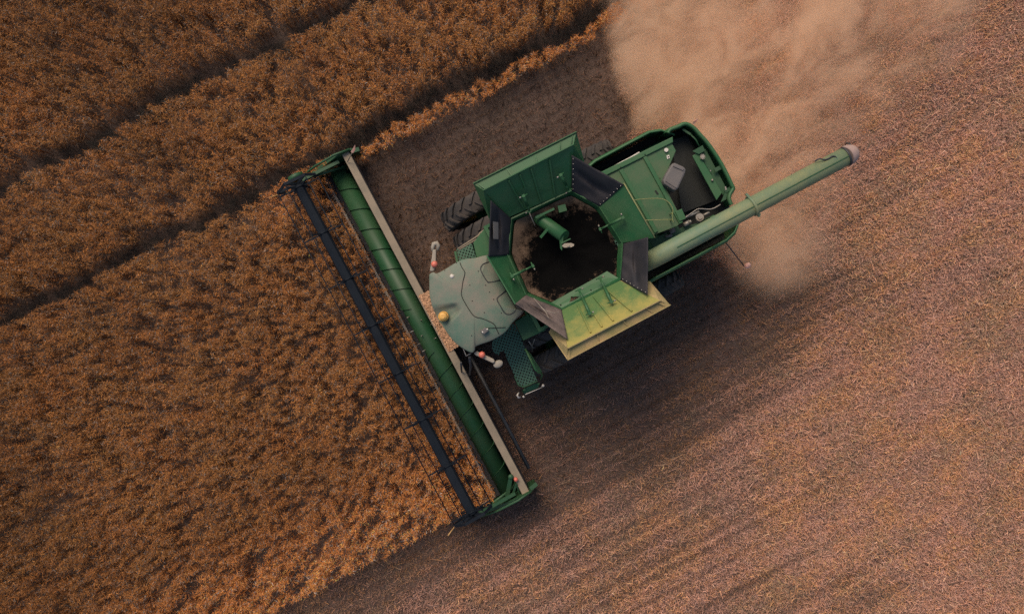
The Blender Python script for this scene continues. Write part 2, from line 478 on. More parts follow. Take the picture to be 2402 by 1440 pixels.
def straw_cols(lx, ly, d, spread=.16):
    k = lx.size
    a, b_, c_, e_ = np.array([.65, .345, .22]), np.array([.56, .33, .25]), np.array([.67, .36, .17]), np.array([.40, .27, .175])
    p = (.62 * fbm(lx * 1.1 + 13, ly * 1.5 + 60, 4) + .38 * rng.random(k))[:, None]      # pinkish, grey, orange and olive patches
    q = (.55 * fbm(lx * .9 + 73, ly * 1.3 + 5, 4) + .45 * rng.random(k))[:, None]
    col = np.where(p < .44, b_, np.where(p < .60, a, c_))
    col = np.where(q < .36, e_, col)
    return np.clip(col * rng.lognormal(.0, spread, (k, 1)) * (.27 + .82 * sstep(d, .1, .85))[:, None], .02, .8)   # weathered stalks where no fresh straw has fallen

def make_straw():
    x, y, lx, ly, d, fr = field_points(620, lambda d: np.clip(d, 0, 1))
    k = x.size
    a = rng.normal(YAW, 1.1, k); L_ = rng.lognormal(-2.55, .5, k).clip(.03, .3); w = rng.uniform(.0022, .0052, k)
    z = .012 + rng.random(k) * .09; tz = rng.normal(0, .03, k)
    dv = np.stack([np.cos(a) * L_ / 2, np.sin(a) * L_ / 2, tz], -1); sv_ = np.stack([-np.sin(a) * w, np.cos(a) * w, rng.normal(0, .003, k)], -1)
    c0 = np.stack([x, y, z], -1)
    V = np.stack([c0 - dv - sv_, c0 + dv - sv_, c0 + dv + sv_, c0 - dv + sv_], 1)
    col = straw_cols(lx, ly, d)
    cols = np.repeat(col[:, None, :], 4, 1)
    tri_mesh('straw', V, cols, 'dry_straw', 'pale cut straw strewn over the stubble', 'straw', 4)
    # cut stubs standing in the drill rows
    x, y, lx, ly, d, fr = field_points(300, lambda d: .6 + .3 * d)
    row = np.round(ly / .27) * .27 + rng.normal(0, .032, x.size)
    ly = row
    x = ORG[0] + cy_ * lx - sy_ * ly; y = ORG[1] + sy_ * lx + cy_ * ly
    k = x.size
    a = rng.uniform(0, 2 * np.pi, k); w = rng.uniform(.003, .007, k); h = rng.uniform(.06, .2, k)
    sv_ = np.stack([np.cos(a) * w, np.sin(a) * w, 0 * a], -1)
    b0 = np.stack([x, y, 0 * x], -1); t0 = b0 + np.stack([rng.normal(0, .05, k), rng.normal(0, .05, k), h], -1)
    V = np.stack([b0 - sv_, b0 + sv_, t0 + sv_, t0 - sv_], 1)
    cols = np.repeat((straw_cols(lx, ly, d) * (.6 + .3 * np.clip(d, 0, 1))[:, None])[:, None, :], 4, 1)
    tri_mesh('stubble', V, cols, 'dry_straw', 'short brown cut stalks standing in rows', 'stubble', 4)
    # chaff: small flat slivers of pod and stem
    x, y, lx, ly, d, fr = field_points(3600, lambda d: np.clip(d * .85, 0, 1))
    k = x.size
    a = rng.normal(YAW, 1.2, k); s = rng.uniform(.008, .032, k); w = rng.uniform(.0022, .0055, k)
    c0 = np.stack([x, y, .006 + rng.random(k) * .045], -1)
    dv = np.stack([np.cos(a) * s, np.sin(a) * s, rng.normal(0, .010, k)], -1); sd = np.stack([-np.sin(a) * w, np.cos(a) * w, rng.normal(0, .0015, k)], -1)
    V = np.stack([c0 - dv - sd, c0 - dv * .6 + sd, c0 + dv], 1)
    col = straw_cols(lx, ly, d, .19)
    tri_mesh('chaff', V, np.repeat(col[:, None, :], 3, 1), 'dry_straw', 'fine pinkish chaff lying between the stubble rows', 'chaff')
make_straw()

# ------------------------------------------------------------------ the combine harvester
H = bpy.data.objects.new('combine_harvester', None); C.objects.link(H)
H.location = (ORG[0], ORG[1], 0); H.rotation_euler = (0, 0, YAW)
tag(H, 'green combine harvester cutting the crop with its grain tank open', 'combine harvester')

# --- chassis body
b = MB()
b.prism([(-1.45, -1.2), (1.25, -1.2), (1.25, 1.2), (-1.45, 1.2)], .95, 2.55)
b.prism([(1.25, -1.3), (3.55, -1.3), (3.55, 1.3), (1.25, 1.3)], .8, 2.2)
b.prism([(-1.6, -.35), (-.9, -.35), (-.9, .35), (-1.6, .35)], .6, .95)
body = b.build('body', 'green_paint', H, bevel=.03)
b = MB(); b.tube([(-1.35, -2.2, .96), (-1.35, 2.2, .96)], .13, 12); b.box(-1.55, -1.15, -1.0, 1.0, .8, 1.15)
b.build('front_axle', 'green_paint', H)
b = MB(); b.tube([(1.7, -1.85, .72), (1.7, 1.85, .72)], .1, 12); b.build('rear_axle', 'green_paint', H)
# side panels: tall bulging sheets with a rounded upper rim, standing off the body
def side_panel(sgn):
    pts = []
    prof = [(.0, 1.0), (.03, 1.9), (.05, 2.5), (.035, 2.84), (.0, 2.92), (-.025, 2.925), (-.035, 2.88)]
    xs_ = [1.05, 1.2, 1.5, 2.0, 2.5, 2.9, 3.15, 3.3, 3.38] if sgn > 0 else [1.0, 1.4, 1.9, 2.4, 2.9, 3.3, 3.55, 3.7, 3.8]
    x_end = xs_[-1]
    m_ = MB(); vs, fs = [], []
    for i, xx in enumerate(xs_):
        inset = .32 * max(0, (xx - (x_end - .5)) / .5) ** 2.2
        fin = .16 * max(0, (1.45 - xx) / .45) ** 1.5 if sgn > 0 else 0
        for dy, z in prof:
            vs.append((xx, sgn * (1.52 + dy - inset - fin), z))
    k = len(prof)
    fs = [(i * k + j, (i + 1) * k + j, (i + 1) * k + j + 1, i * k + j + 1) for i in range(len(xs_) - 1) for j in range(k - 1)]
    m_.add(vs, fs, True)
    return m_.build('side_panel', 'green_paint', body, solid=.018)
side_panel(1); side_panel(-1)
b = MB(); b.box(1.15, 3.2, 1.25, 1.5, 2.0, 2.04); b.build('gap_shade_sheet', 'dark_interior', body)  # near-black sheets added behind the side panels, painting the shade of the gap
b = MB(); b.box(1.15, 3.55, -1.5, -1.25, 2.0, 2.04); b.build('gap_shade_sheet', 'dark_interior', body)
b = MB(); b.tube([at(1432, 396, 3.2), at(1455, 383, 3.2), at(1480, 370, 3.2), at(1500, 358, 3.2)], .022, 8)
b.build('trim_strip', 'white_part', body)

# --- wheels
def tyre_mb(rad, wid, lugs, rim_r):
    m_ = MB(); hw = wid / 2; r0 = rad - .055
    m_.lathe([(rim_r, -hw * .82), (rim_r + .1, -hw), (r0 - .12, -hw * 1.04), (r0 - .02, -hw * .9), (r0, -hw * .6), (r0 + .012, 0), (r0, hw * .6), (r0 - .02, hw * .9),
              (r0 - .12, hw * 1.04), (rim_r + .1, hw), (rim_r, hw * .82)], 'y', k=56)
    for i in range(lugs):
        for sd in (-1, 1):
            t0 = 2 * math.pi * (i + (.5 if sd > 0 else 0)) / lugs
            vs = []
            for (yy, dt) in ((.02, 0), (.55, -.10), (1.0, -.22)):
                for (rr, tw) in ((r0 - .015, .052), (rad, .036)):
                    rr2 = rr - (.03 if yy == 1.0 else 0)
                    for s_ in (-1, 1):
                        t = t0 + dt + s_ * tw * (.96 / rad)
                        vs.append((rr2 * math.cos(t), sd * yy * hw, rr2 * math.sin(t)))
            fs = []
            for q in range(2):
                o = q * 4
                fs += [(o, o + 4, o + 6, o + 2), (o + 2, o + 6, o + 7, o + 3), (o + 3, o + 7, o + 5, o + 1)]
            fs += [(0, 2, 3, 1), (8, 9, 11, 10)]
            m_.add(vs, fs)
    return m_
def rim_mb(wid, rim_r):
    m_ = MB(); hw = wid / 2
    m_.lathe([(rim_r + .02, -hw * .8), (rim_r - .03, -hw * .78), (rim_r - .06, -hw * .3), (.18, -.04), (.12, -.09), (.001, -.09)], 'y', k=40)
    m_.lathe([(rim_r + .02, hw * .8), (rim_r - .03, hw * .78), (rim_r - .06, hw * .3), (.18, .04), (.12, .09), (.001, .09)], 'y', k=40)
    return m_
front_t = tyre_mb(.97, .47, 20, .55).build('tyre', 'tyre_rubber'); front_r = rim_mb(.47, .55).build('rim', 'rim_yellow')
rear_t = tyre_mb(.72, .44, 18, .36).build('tyre', 'tyre_rubber'); rear_r = rim_mb(.44, .36).build('rim', 'rim_yellow')
first = {}
for (wx, wy, wz, tt, rr, turn) in ((-1.35, 2.12, .97, front_t, front_r, 0), (-1.35, 1.46, .97, front_t, front_r, .2), (-1.35, -2.12, .97, front_t, front_r, .1),
                                   (-1.35, -1.46, .97, front_t, front_r, .3), (1.72, 1.86, .72, rear_t, rear_r, .1), (1.72, -1.9, .72, rear_t, rear_r, .25)):
    we = bpy.data.objects.new('wheel', None); C.objects.link(we); we.parent = H
    we.location = (wx, wy, wz); we.rotation_euler = (0, turn, 0)
    for src in (tt, rr):
        o = src if src.name not in first else src.copy()
        if src.name in first: C.objects.link(o)
        first[src.name] = 1
        o.parent = we

# --- grain tank: octagonal bin with folding extensions
HZ = 3.65
hinge = [at(1199, 513, HZ), at(1340, 447, HZ), at(1406, 484, HZ), at(1460, 570, HZ), at(1456, 655, HZ), at(1318, 727, HZ), at(1234, 692, HZ), at(1192, 597, HZ)]
ctr = sum(hinge, Vector()) / 8
b = MB()
for i in range(8):
    p, q = hinge[i], hinge[(i + 1) % 8]
    pl, ql = ctr + (p - ctr) * .80, ctr + (q - ctr) * .80
    pl.z = ql.z = 2.75
    b.add([p, q, ql, pl], [(0, 1, 2, 3)])
tank = b.build('grain_tank', 'green_paint', H, solid=.03)
b = MB()
b.prism([(-1.5, -1.32), (1.2, -1.32), (1.2, 1.32), (-1.5, 1.32)], 2.5, 2.72)
for (x0, x1, y0, y1) in ((-1.5, -1.42, -1.25, 1.25), (1.12, 1.2, -1.25, 1.25), (-1.5, 1.2, 1.25, 1.32), (-1.5, 1.2, -1.32, -1.25)):
    b.box(x0, x1, y0, y1, 2.722, 3.56)
b.build('tank_shell', 'green_paint', tank)
# perforated strip walls seen inside along the rear and lower hinge
b = MB()
b.plate([at(1280, 717, 3.5), at(1290, 727, 3.52), at(1305, 729, 3.55), at(1452, 653, 3.55), at(1424, 636, 3.4), at(1400, 650, 3.38)], .012)
lw = b.build('inner_ledge', 'green_paint', tank)
for px, py in ((1315, 715), (1345, 700), (1386, 680)):
    b = MB(); e = at(px, py, 3.52); b.tube([e, e + Vector((0, 0, .03))], .014, 8); b.build('bolt', 'dark_interior', tank)
b = MB(); b.plate([at(1436, 553, 3.45), at(1447, 548, 3.5), at(1478, 620, 3.5), at(1468, 628, 3.45)], .012); b.build('perforated_wall', 'perforated_plate', tank)

def lerp(a, b_, t): return a + (b_ - a) * t
def side_flap(i0, i1, r0, r1, o0, o1, c0, c1, mat, traymat, label):
    """long extension cover: panel from hinge to ridge, outer tray, pressed ribs, end borders"""
    m_ = MB(); up = Vector((0, 0, .012))
    m_.plate([i0, i1, r1, r0], .018)
    for u, v0, v1 in ((.25, .06, .93), (.385, .55, .93), (.52, .06, .93), (.74, .06, .93)):
        p = lerp(lerp(i0, i1, u), lerp(r0, r1, u * .94 + .03), v0); q = lerp(lerp(i0, i1, u), lerp(r0, r1, u * .94 + .03), v1)
        m_.bar(p + up * 1.2, q + up * 1.2, .036, .06)
    f = m_.build('hopper_flap', mat, H, bevel=.006, label=label)
    t_ = MB(); dn = Vector((0, 0, -.07))
    t_.plate([r0 + dn, r1 + dn, o1, o0], .016)                        # tray floor
    t_.plate([r0 + up * 3, r1 + up * 3, r1 + dn, r0 + dn], .018)      # ridge upstand
    t_.bar(o0 + Vector((0, 0, .02)), o1 + Vector((0, 0, .02)), .02, .045)
    for u in (.03, .32, .6, .85, .97):
        p, q = lerp(r0, r1, u), lerp(o0, o1, u)
        t_.plate([p + dn * .1, lerp(p, q, .9) + Vector((0, 0, .0)), lerp(p, q, .9) - Vector((0, 0, .09)), p + dn * 1.2], .02)
    t_.plate([i0 - Vector((0, 0, .02)), c0, o0 - Vector((0, 0, .02)), r0 - Vector((0, 0, .03))], .016)
    t_.plate([i1 - Vector((0, 0, .02)), c1, o1 - Vector((0, 0, .02)), r1 - Vector((0, 0, .03))], .016)
    t_.build('flap_edge', traymat, f)
    return f
side_flap(at(1194, 510, HZ), at(1340, 446, HZ), at(1133, 446, 4.45), at(1346, 338, 4.45), at(1110, 431, 4.35), at(1352, 310, 4.35), at(1150, 519, 3.75), at(1372, 384, 3.85),
          'green_paint', 'green_paint', 'shaded green tank cover on the right-hand side')
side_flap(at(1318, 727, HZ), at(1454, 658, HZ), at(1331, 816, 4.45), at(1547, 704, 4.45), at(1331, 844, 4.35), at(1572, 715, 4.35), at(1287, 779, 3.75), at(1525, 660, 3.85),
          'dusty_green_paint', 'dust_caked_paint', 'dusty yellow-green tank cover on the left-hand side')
# end covers
b = MB(); fi0, fi1, fo0, fo1 = at(1192, 597, HZ), at(1234, 691, HZ), at(1142, 600, 4.3), at(1209, 714, 4.3)
b.plate([fi0, fi1, fo1, fo0], .02); b.bar(fo0, fo1, .03, .05); b.bar(lerp(fi0, fo0, .04) + Vector((0, 0, .02)), lerp(fi1, fo1, .04) + Vector((0, 0, .02)), .02, .03)
b.build('hopper_flap', 'green_paint', H, bevel=.005)
b = MB(); ri0, ri1, ro0, ro1 = at(1406, 484, HZ), at(1460, 570, HZ), at(1463, 430, 4.3), at(1536, 558, 4.3)
b.plate([ri0, ri1, ro1, ro0], .02)
rf = b.build('hopper_flap', 'green_paint', H, bevel=.005, label='plain green tank cover towards the engine')
b = MB(); b.tube([ro0 + Vector((0, 0, .015)), ro1 + Vector((0, 0, .015))], .012, 8); b.build('flap_edge', 'yellow_paint', rf)
# rubber corner gussets
def gusset(A, B, Cc, D, mat, seed, label, rivets=(True, True)):
    ph = seed * 1.7
    def wob(u, v):
        e = math.sin(math.pi * u) * math.sin(math.pi * v)
        f = math.sin(math.pi * u)
        cr = math.exp(-((v - .42 - .16 * (u - .5)) / .10) ** 2) * f
        return (0, 0, -.07 * e - .16 * cr + .028 * f * math.sin(7 * v + 4 * u + ph) + .012 * f * math.sin(17 * u - 6 * v + ph))
    m_ = MB().sheet(A, D, Cc, B, 22, 16, wob)
    o = m_.build('rubber_gusset', mat, H, solid=.008, label=label)
    for (p, q, on) in ((A, B, rivets[0]), (D, Cc, rivets[1])):
        if on:
            inw = ((A + B + Cc + D) / 4 - (p + q) / 2).normalized() * .035
            for i in range(7):
                rv = MB(); rv.ball(lerp(p, q, .08 + .84 * i / 6) + inw + Vector((0, 0, .012)), (.009, .009, .005), 8, 4); rv.build('rivet', 'white_part', o)
    return o
gu = gusset(at(1151, 470, 4.38), at(1199, 513, HZ), at(1194, 598, HZ), at(1146, 603, 4.32), 'rubber_sheet', 1, 'black rubber corner with a pale rectangular patch', (False, False))
d_ = [at(1157, 520, 4.33), at(1169, 522, 4.2), at(1169, 561, 4.2), at(1158, 561, 4.33)]
MB().plate([p + Vector((0, 0, .02)) for p in d_], .006).build('pale_patch', 'grey_plastic', gu)
gusset(at(1341, 364, 4.36), at(1341, 449, HZ), at(1407, 485, HZ), at(1464, 434, 4.33), 'rubber_sheet', 2, 'black rubber corner with a row of rivets on both edges')
gusset(at(1519, 692, 4.36), at(1456, 656, HZ), at(1462, 572, HZ), at(1520, 556, 4.33), 'rubber_sheet', 3, 'grey-black rubber corner beside the unloading pipe', (True, False))
gl = gusset(at(1332, 796, 4.38), at(1317, 726, HZ), at(1234, 692, HZ), at(1209, 712, 4.33), 'sunlit_rubber_sheet', 4, 'creased rubber corner painted sunlit, nearest the ladder', (False, False))
b = MB(); zz = 4.07
for path in (((1252, 699), (1270, 721), (1281, 733), (1287, 746)), ((1262, 712), (1278, 728), (1303, 735)), ((1303, 735), (1311, 731))):
    b.tube([at(px, py, zz + .1 * k_) for k_, (px, py) in enumerate(path)], .006, 5)
b.build('torn_edge', 'pale_plastic', gl)

# struts that prop the covers
def strut(p, q, r=.033):
    m_ = MB(); p, q = Vector(p), Vector(q); d = (q - p).normalized()
    m_.tube([p, lerp(p, q, .62)], r, 10); m_.tube([lerp(p, q, .6), q], r * .62, 8)
    s = d.cross(Vector((0, 0, 1))).normalized()
    for e, l_ in ((p, .09), (q, .09)):
        m_.tube([e - s * l_, e + s * l_], .014, 8); m_.box(e.x - .03, e.x + .03, e.y - .03, e.y + .03, e.z - .03, e.z + .03)
    o = m_.build('support_strut', 'green_paint', H)
    for e in (p, q):
        t_ = MB(); t_.tube([e + s * .06 + Vector((0, 0, .02)), e + s * .1 + Vector((0, 0, .02))], .017, 8)
        t_.build('pin', 'bare_metal', o)
strut(at(1228, 460, 4.2), at(1242, 496, 3.75)); strut(at(1315, 411, 4.2), at(1335, 448, 3.75))
strut(at(1201, 648, 4.05), at(1250, 624, 3.7)); strut(at(1461, 511, 4.1), at(1408, 538, 3.7))
strut(at(1383, 735, 4.15), at(1358, 680, 3.72)); strut(at(1434, 708, 4.15), at(1407, 652, 3.72))

# filling auger inside the tank, with its brackets
b = MB(); b.tube([at(1250, 497, 3.2), at(1268, 515, 3.3), at(1324, 555, 3.7)], .145, 18)
fa = b.build('filling_auger', 'green_paint', H)
b = MB()
b.plate([at(1312, 560, 3.75), at(1322, 552, 3.75), at(1318, 588, 3.7), at(1314, 582, 3.7)], .03)
b.bar(at(1316, 571, 3.75), at(1338, 560, 3.75), .025)
b.build('bracket', 'green_paint', fa)
b = MB(); b.bar(at(1288, 533, 3.6), at(1268, 557, 3.5), .06, .04); b.build('bracket', 'green_paint', fa)
b = MB(); b.bar(at(1256, 511, 3.55), at(1300, 490, 3.55), .05, .06)
b.build('cross_bar', 'green_paint', fa)
b = MB(); b.prism([tuple(at(px, py, 3.5))[:2] for px, py in ((1308, 483), (1326, 479), (1330, 494), (1312, 499))], 3.3, 3.5)
b.build('gear_box', 'green_paint', fa)
b = MB(); b.prism([tuple(at(px, py, 3.78))[:2] for px, py in ((1318, 577), (1324, 571), (1340, 570), (1347, 573), (1346, 577), (1340, 580), (1324, 581))], 3.74, 3.78)
b.tube([at(1333, 576, 3.78), at(1333, 576, 3.81)], .028, 10)
b.build('sensor_plate', 'pale_plastic', fa)
b = MB(); b.tube([at(1242, 500, 3.6), at(1255, 530, 3.5)], .01, 6); b.build('rod', 'bare_metal', fa)

# grain in the tank: black seed with a crust of brown chaff round the sides
gm = MB(); NG = 60; vs = []; fs = []
def inside_oct(x, y, k=.93):
    for i in range(8):
        p, q = ctr + (hinge[i] - ctr) * k, ctr + (hinge[(i + 1) % 8] - ctr) * k
        if (q.x - p.x) * (y - p.y) - (q.y - p.y) * (x - p.x) > 0: return False
    return True
for ri in range(19):
    for a_ in range(72):
        t = 2 * math.pi * a_ / 72
        d = Vector((math.cos(t), math.sin(t), 0)); rr = 0
        best = 9
        for i in range(8):
            p, q = hinge[i], hinge[(i + 1) % 8]; e = q - p; nrm = Vector((e.y, -e.x, 0)); den = d.dot(nrm)
            dist = (p - ctr).dot(nrm)
            if abs(den) > 1e-6 and dist / den > 0: best = min(best, dist / den)
        s = ri / 18; rr = best * .935 * s
        x, y = ctr.x + d.x * rr, ctr.y + d.y * rr
        nz_ = float(fbm(np.array([x * 2.2 + 30]), np.array([y * 2.2 + 3]), 4)[0]) - .5
        vs.append((x - ctr.x, y - ctr.y, 2.98 + .52 * s ** 2.2 + .22 * nz_ + .14 * math.exp(-((x + .95) ** 2 + (y - .4) ** 2) * 5)))
for ri in range(18):
    fs += [(ri * 72 + j, (ri + 1) * 72 + j, (ri + 1) * 72 + (j + 1) % 72, ri * 72 + (j + 1) % 72) for j in range(72)]
gm.add(vs, fs, True)
go = gm.build('grain_heap', 'grain')
wx_, wy_ = ORG[0] + cy_ * ctr.x - sy_ * ctr.y, ORG[1] + sy_ * ctr.x + cy_ * ctr.y
go.location = (wx_, wy_, 0); go.rotation_euler = (0, 0, YAW)
tag(go, 'black rapeseed grain with a brown chaffy rim filling the open tank', 'grain')

# --- cab
cabp = [(-2.92, -.62), (-2.98, -.2), (-2.98, .2), (-2.92, .62), (-2.7, .8), (-1.62, .72), (-1.62, -.72), (-2.7, -.8)]
b = MB(); b.prism(cabp, 1.75, 1.95); b.prism([(x * .995, y * .98) for x, y in cabp], 3.45, 3.56)
for x, y in ((-2.9, .62), (-2.9, -.62), (-1.7, .7), (-1.7, -.7), (-2.3, .76), (-2.3, -.76)):
    b.bar((x, y, 1.95), (x, y, 3.45), .07)
cab = b.build('cab', 'black_steel', H)
for w_ in (((-2.94, -.6), (-2.99, -.2), (-2.99, .2), (-2.94, .6)), ((-2.88, .68), (-2.34, .79)), ((-2.26, .78), (-1.74, .73)), ((-2.88, -.68), (-2.34, -.79)), ((-2.26, -.78), (-1.74, -.73))):
    m_ = MB(); k = len(w_)
    m_.add([(x, y, 1.96) for x, y in w_] + [(x, y, 3.44) for x, y in w_], [(i, i + 1, i + 1 + k, i + k) for i in range(k - 1)], True)
    m_.build('window', 'cab_glass', cab, solid=.012)
RZ = 3.72
ro = [(1006, 652), (1007, 643), (1016, 638), (1024, 641), (1042, 632), (1070, 615), (1090, 607), (1113, 604.6), (1142, 598), (1147, 606), (1170, 650), (1211, 724), (1227, 728), (1226, 734), (1209, 750), (1199, 761),
      (1184, 780), (1155, 798), (1117, 812), (1113, 822), (1103, 827), (1070, 807), (1052, 786), (1038, 765), (1026, 748), (1013, 719), (1007, 690)]
ro = spline([at(x, y, RZ) for x, y in ro], 4)
rc = Vector((at(1112, 705, RZ).x, at(1112, 705, RZ).y, 0))
bea = at(1040, 742, 3.75)
def roof_z(x, y, s):
    z = RZ - .08 + .15 * (1 - s ** 3) ** .8 if s < 1 else RZ - .08
    dx, dy = x - bea.x, y - bea.y
    wedge = max(0, 1 - abs(dy - .02) / (.10 + .30 * max(0, .42 - dx))) if -.3 < dx < .42 else 0
    return z - .10 * min(1, wedge * 2.2) * min(1, max(0, (.42 - dx) / .12)) * (1 if s < 1 else .3)
vs, fs = [], []; k = len(ro); rings = [(1, -.13), (1.0, 0)] + [(s, 0) for s in (.985, .96, .93, .9, .86, .82, .78, .74, .7, .65, .6, .55, .5, .44, .38, .32, .26, .2, .14, .08, .02)]
for s, dz in rings:
    for p in ro:
        x, y = rc.x + (p.x - rc.x) * s, rc.y + (p.y - rc.y) * s
        vs.append((x, y, (roof_z(x, y, s) if dz == 0 else RZ - .08 + dz)))
for i in range(len(rings) - 1):
    fs += [(i * k + j, i * k + (j + 1) % k, (i + 1) * k + (j + 1) % k, (i + 1) * k + j) for j in range(k)]
fs.append(tuple(range((len(rings) - 1) * k, len(rings) * k)))
m_ = MB(); m_.add(vs, fs, True); roof = m_.build('cab_roof', 'roof_paint', cab)
def on_roof(px, py, dz=.006):
    p = at(px, py, 3.78)
    d = Vector((p.x - rc.x, p.y - rc.y)); best = 9
    a = math.atan2(d.y, d.x)
    q = min(ro, key=lambda r_: abs(math.atan2(math.sin(math.atan2(r_.y - rc.y, r_.x - rc.x) - a), math.cos(math.atan2(r_.y - rc.y, r_.x - rc.x) - a))))
    s = min(.99, d.length / max(.01, math.hypot(q.x - rc.x, q.y - rc.y)))
    return Vector((p.x, p.y, roof_z(p.x, p.y, s) + dz))
b = MB()
for seam in (((1078, 615), (1083, 627), (1090, 638), (1089, 648), (1086, 659), (1084, 673), (1082, 688), (1085, 699), (1090, 709), (1101, 727), (1113, 742), (1134, 748), (1157, 759), (1164, 771), (1170, 784)),
             ((1140, 770), (1165, 769), (1186, 768))):
    b.tube([on_roof(*p) for p in spline([(x, y, 0) for x, y in seam], 3, False) for p in [(p.x, p.y)]], .0085, 5)
b.build('panel_seam', 'dark_interior', cab)
for hatch in (((1150, 613), (1140, 616), (1131, 621), (1127, 631), (1133, 645), (1142, 659), (1147, 662), (1160, 660), (1173, 656)),
              ((1186, 681), (1176, 690), (1166, 699), (1168, 708), (1174, 718), (1180, 729), (1187, 736), (1196, 737), (1205, 732), (1211, 725)), ((1226, 729), (1222, 738), (1212, 746))):
    b = MB(); b.tube([on_roof(p.x, p.y) for p in spline([(x, y, 0) for x, y in hatch], 3, False)], .011, 5); b.build('hatch_seal', 'black_steel', cab)
b = MB()
for px, py in ((1102, 669), (1139, 669), (1148, 685), (1108, 706), (1136, 733), (1176, 734), (1106, 787), (1042, 634), (1070, 616), (1122, 636), (1158, 702)):
    b = MB(); b.tube([on_roof(px, py, -.01), on_roof(px, py, .008)], .012, 8); b.build('bolt', 'dark_interior', cab)
p = on_roof(1060, 648, 0); MB().ball(p, (.05, .05, .04)).build('marker_dome', 'white_part', cab)
b = MB(); b.tube([bea - Vector((0, 0, .12)), bea + Vector((0, 0, .03))], [.115, .11], 18); b.tube([bea + Vector((0, 0, .03)), bea + Vector((0, 0, .12)), bea + Vector((0, 0, .135))], [.095, .085, .05], 18)
b.tube([bea + Vector((0, 0, .135)), bea + Vector((0, 0, .15))], .045, 14)
b.build('beacon', 'orange_lens', cab, label='round amber beacon on the front edge of the cab roof')
q = [on_roof(x, y, .06) for x, y in ((1126, 776), (1139, 767), (1147, 775), (1135, 785))]
b = MB(); b.prism([(v.x, v.y) for v in q], q[0].z - .1, q[0].z + .03); an = b.build('aerial_box', 'grey_plastic', cab, bevel=.015)
for px, py in ((1132, 779), (1143, 772)):
    e = at(px, py, q[0].z + .03); b = MB(); b.ball(e, (.02, .02, .012), 8, 4); b.build('aerial_stud', 'white_part', cab)
# mirror arms with a red lamp each
def mirror(poly, lamp, z, label):
    m_ = MB(); m_.prism([tuple(at(x, y, z))[:2] for x, y in poly], z - .07, z)
    o = m_.build('mirror_arm', 'pale_plastic', H, bevel=.02, label=label)
    MB().ball(at(*lamp, z + .04), .075).build('marker_lamp', 'red_lens', o)
    return o
mu = mirror(((1008, 636), (1011, 615), (1015, 586), (1023, 585), (1022.5, 617), (1020, 632), (1015, 637)), (1019, 620), 3.55, 'pale mirror arm on the right-hand side of the cab')
b = MB(); b.tube([at(x, y, 3.45) for x, y in ((1016, 590), (1015, 581), (1018, 573), (1024, 571), (1028, 576), (1026, 588))], [.03, .045, .06, .06, .05, .035], 10)
b.build('mirror_head', 'pale_plastic', mu)
ml = mirror(((1111, 828), (1118, 823), (1158, 842), (1161, 848), (1157, 852), (1115, 833)), (1130.5, 832), 3.5, 'pale mirror arm on the ladder side of the cab')
MB().ball(at(1168.5, 853.5, 3.4), (.115, .085, .05)).build('mirror_head', 'pale_plastic', ml)
b = MB(); b.tube([at(1087, 818, 3.3), at(1093.5, 835, 3.25), at(1105, 828, 3.3)], .015, 6); b.build('handrail', 'bare_metal', H)
b = MB(); b.tube([at(1101, 838, 2.6), at(1104, 858, 2.0), at(1102, 878, 1.4)], .03, 8); b.tube([at(1081, 850, 2.0), at(1083, 872, 1.3)], .025, 8); b.build('hydraulic_hose', 'black_steel', H)

# --- platform and ladder on the left, small platform on the right
pz = 2.0
pl = [(1201, 757), (1184, 780), (1155, 800), (1154, 820), (1161, 829), (1170, 833), (1172, 825), (1182, 823), (1207, 882), (1216, 903), (1228, 907), (1260, 893), (1232, 819), (1225, 800), (1210, 764)]
b = MB(); b.plate([at(x, y, pz) for x, y in pl], .012); lad = b.build('ladder_platform', 'perforated_plate', H)
b = MB()
for x0, y0, x1, y1 in ((1207, 882, 1216, 903), (1216, 903, 1228, 907), (1228, 907, 1260, 893)):
    b.bar(at(x0, y0, pz - .04), at(x1, y1, pz - .04), .025, .09)
for k_ in range(5):
    z = 1.75 - .3 * k_; o = 1 - .0 * k_
    b.plate([at(1229 - k_, 911 + 1.2 * k_, z), at(1262 - k_, 897 + 1.2 * k_, z), at(1265 - k_, 905 + 1.2 * k_, z), at(1233 - k_, 919 + 1.2 * k_, z)], .03)
for px, py in ((1230, 914), (1263, 900)):
    b.bar(at(px, py, 1.9), at(px - 3, py + 4, .5), .03, .06)
b.build('ladder', 'green_paint', lad)
b = MB(); b.tube([at(1232, 818, 2.9), at(1256, 868, 2.9), at(1272, 878, 2.6), at(1268, 890, 2.0)], .02, 8); b.tube([at(1236, 822, 2.55), at(1263, 876, 2.5)], .018, 8)
b.plate([at(1236, 822, 2.5), at(1246, 834, 2.5), at(1270, 872, 2.4), at(1270, 878, 2.3), at(1258, 868, 2.3)], .015); b.build('handrail', 'green_paint', lad)
b = MB(); b.tube([at(1217, 921, 2.3), at(1213, 927, 2.4), at(1216, 932, 2.3), at(1220, 931, 2.2)], .022, 8); b.tube([at(1227, 928, 2.2), at(1229, 932, 2.2)], .022, 8); b.ball(at(1274, 904, 2.1), .035)
b.tube([at(1232, 925, 2.2), at(1272, 908, 2.1)], .008, 6); b.build('grab_handle', 'white_part', lad)
b = MB(); b.plate([at(1071, 585, 2.2), at(1105, 567, 2.2), at(1118, 606, 2.2), at(1072, 612, 2.2)], .012); rp_ = b.build('side_platform', 'perforated_plate', H)
b = MB(); b.tube([at(1074, 584, 2.9), at(1122, 553, 2.9), at(1126, 547, 2.9), at(1150, 530, 2.9)], .02, 8); b.build('handrail', 'beam_paint', rp_)
b = MB(); b.tube([at(1077, 586, 2.6), at(1124, 558, 2.6)], .016, 8); b.build('handrail', 'beam_paint', rp_)
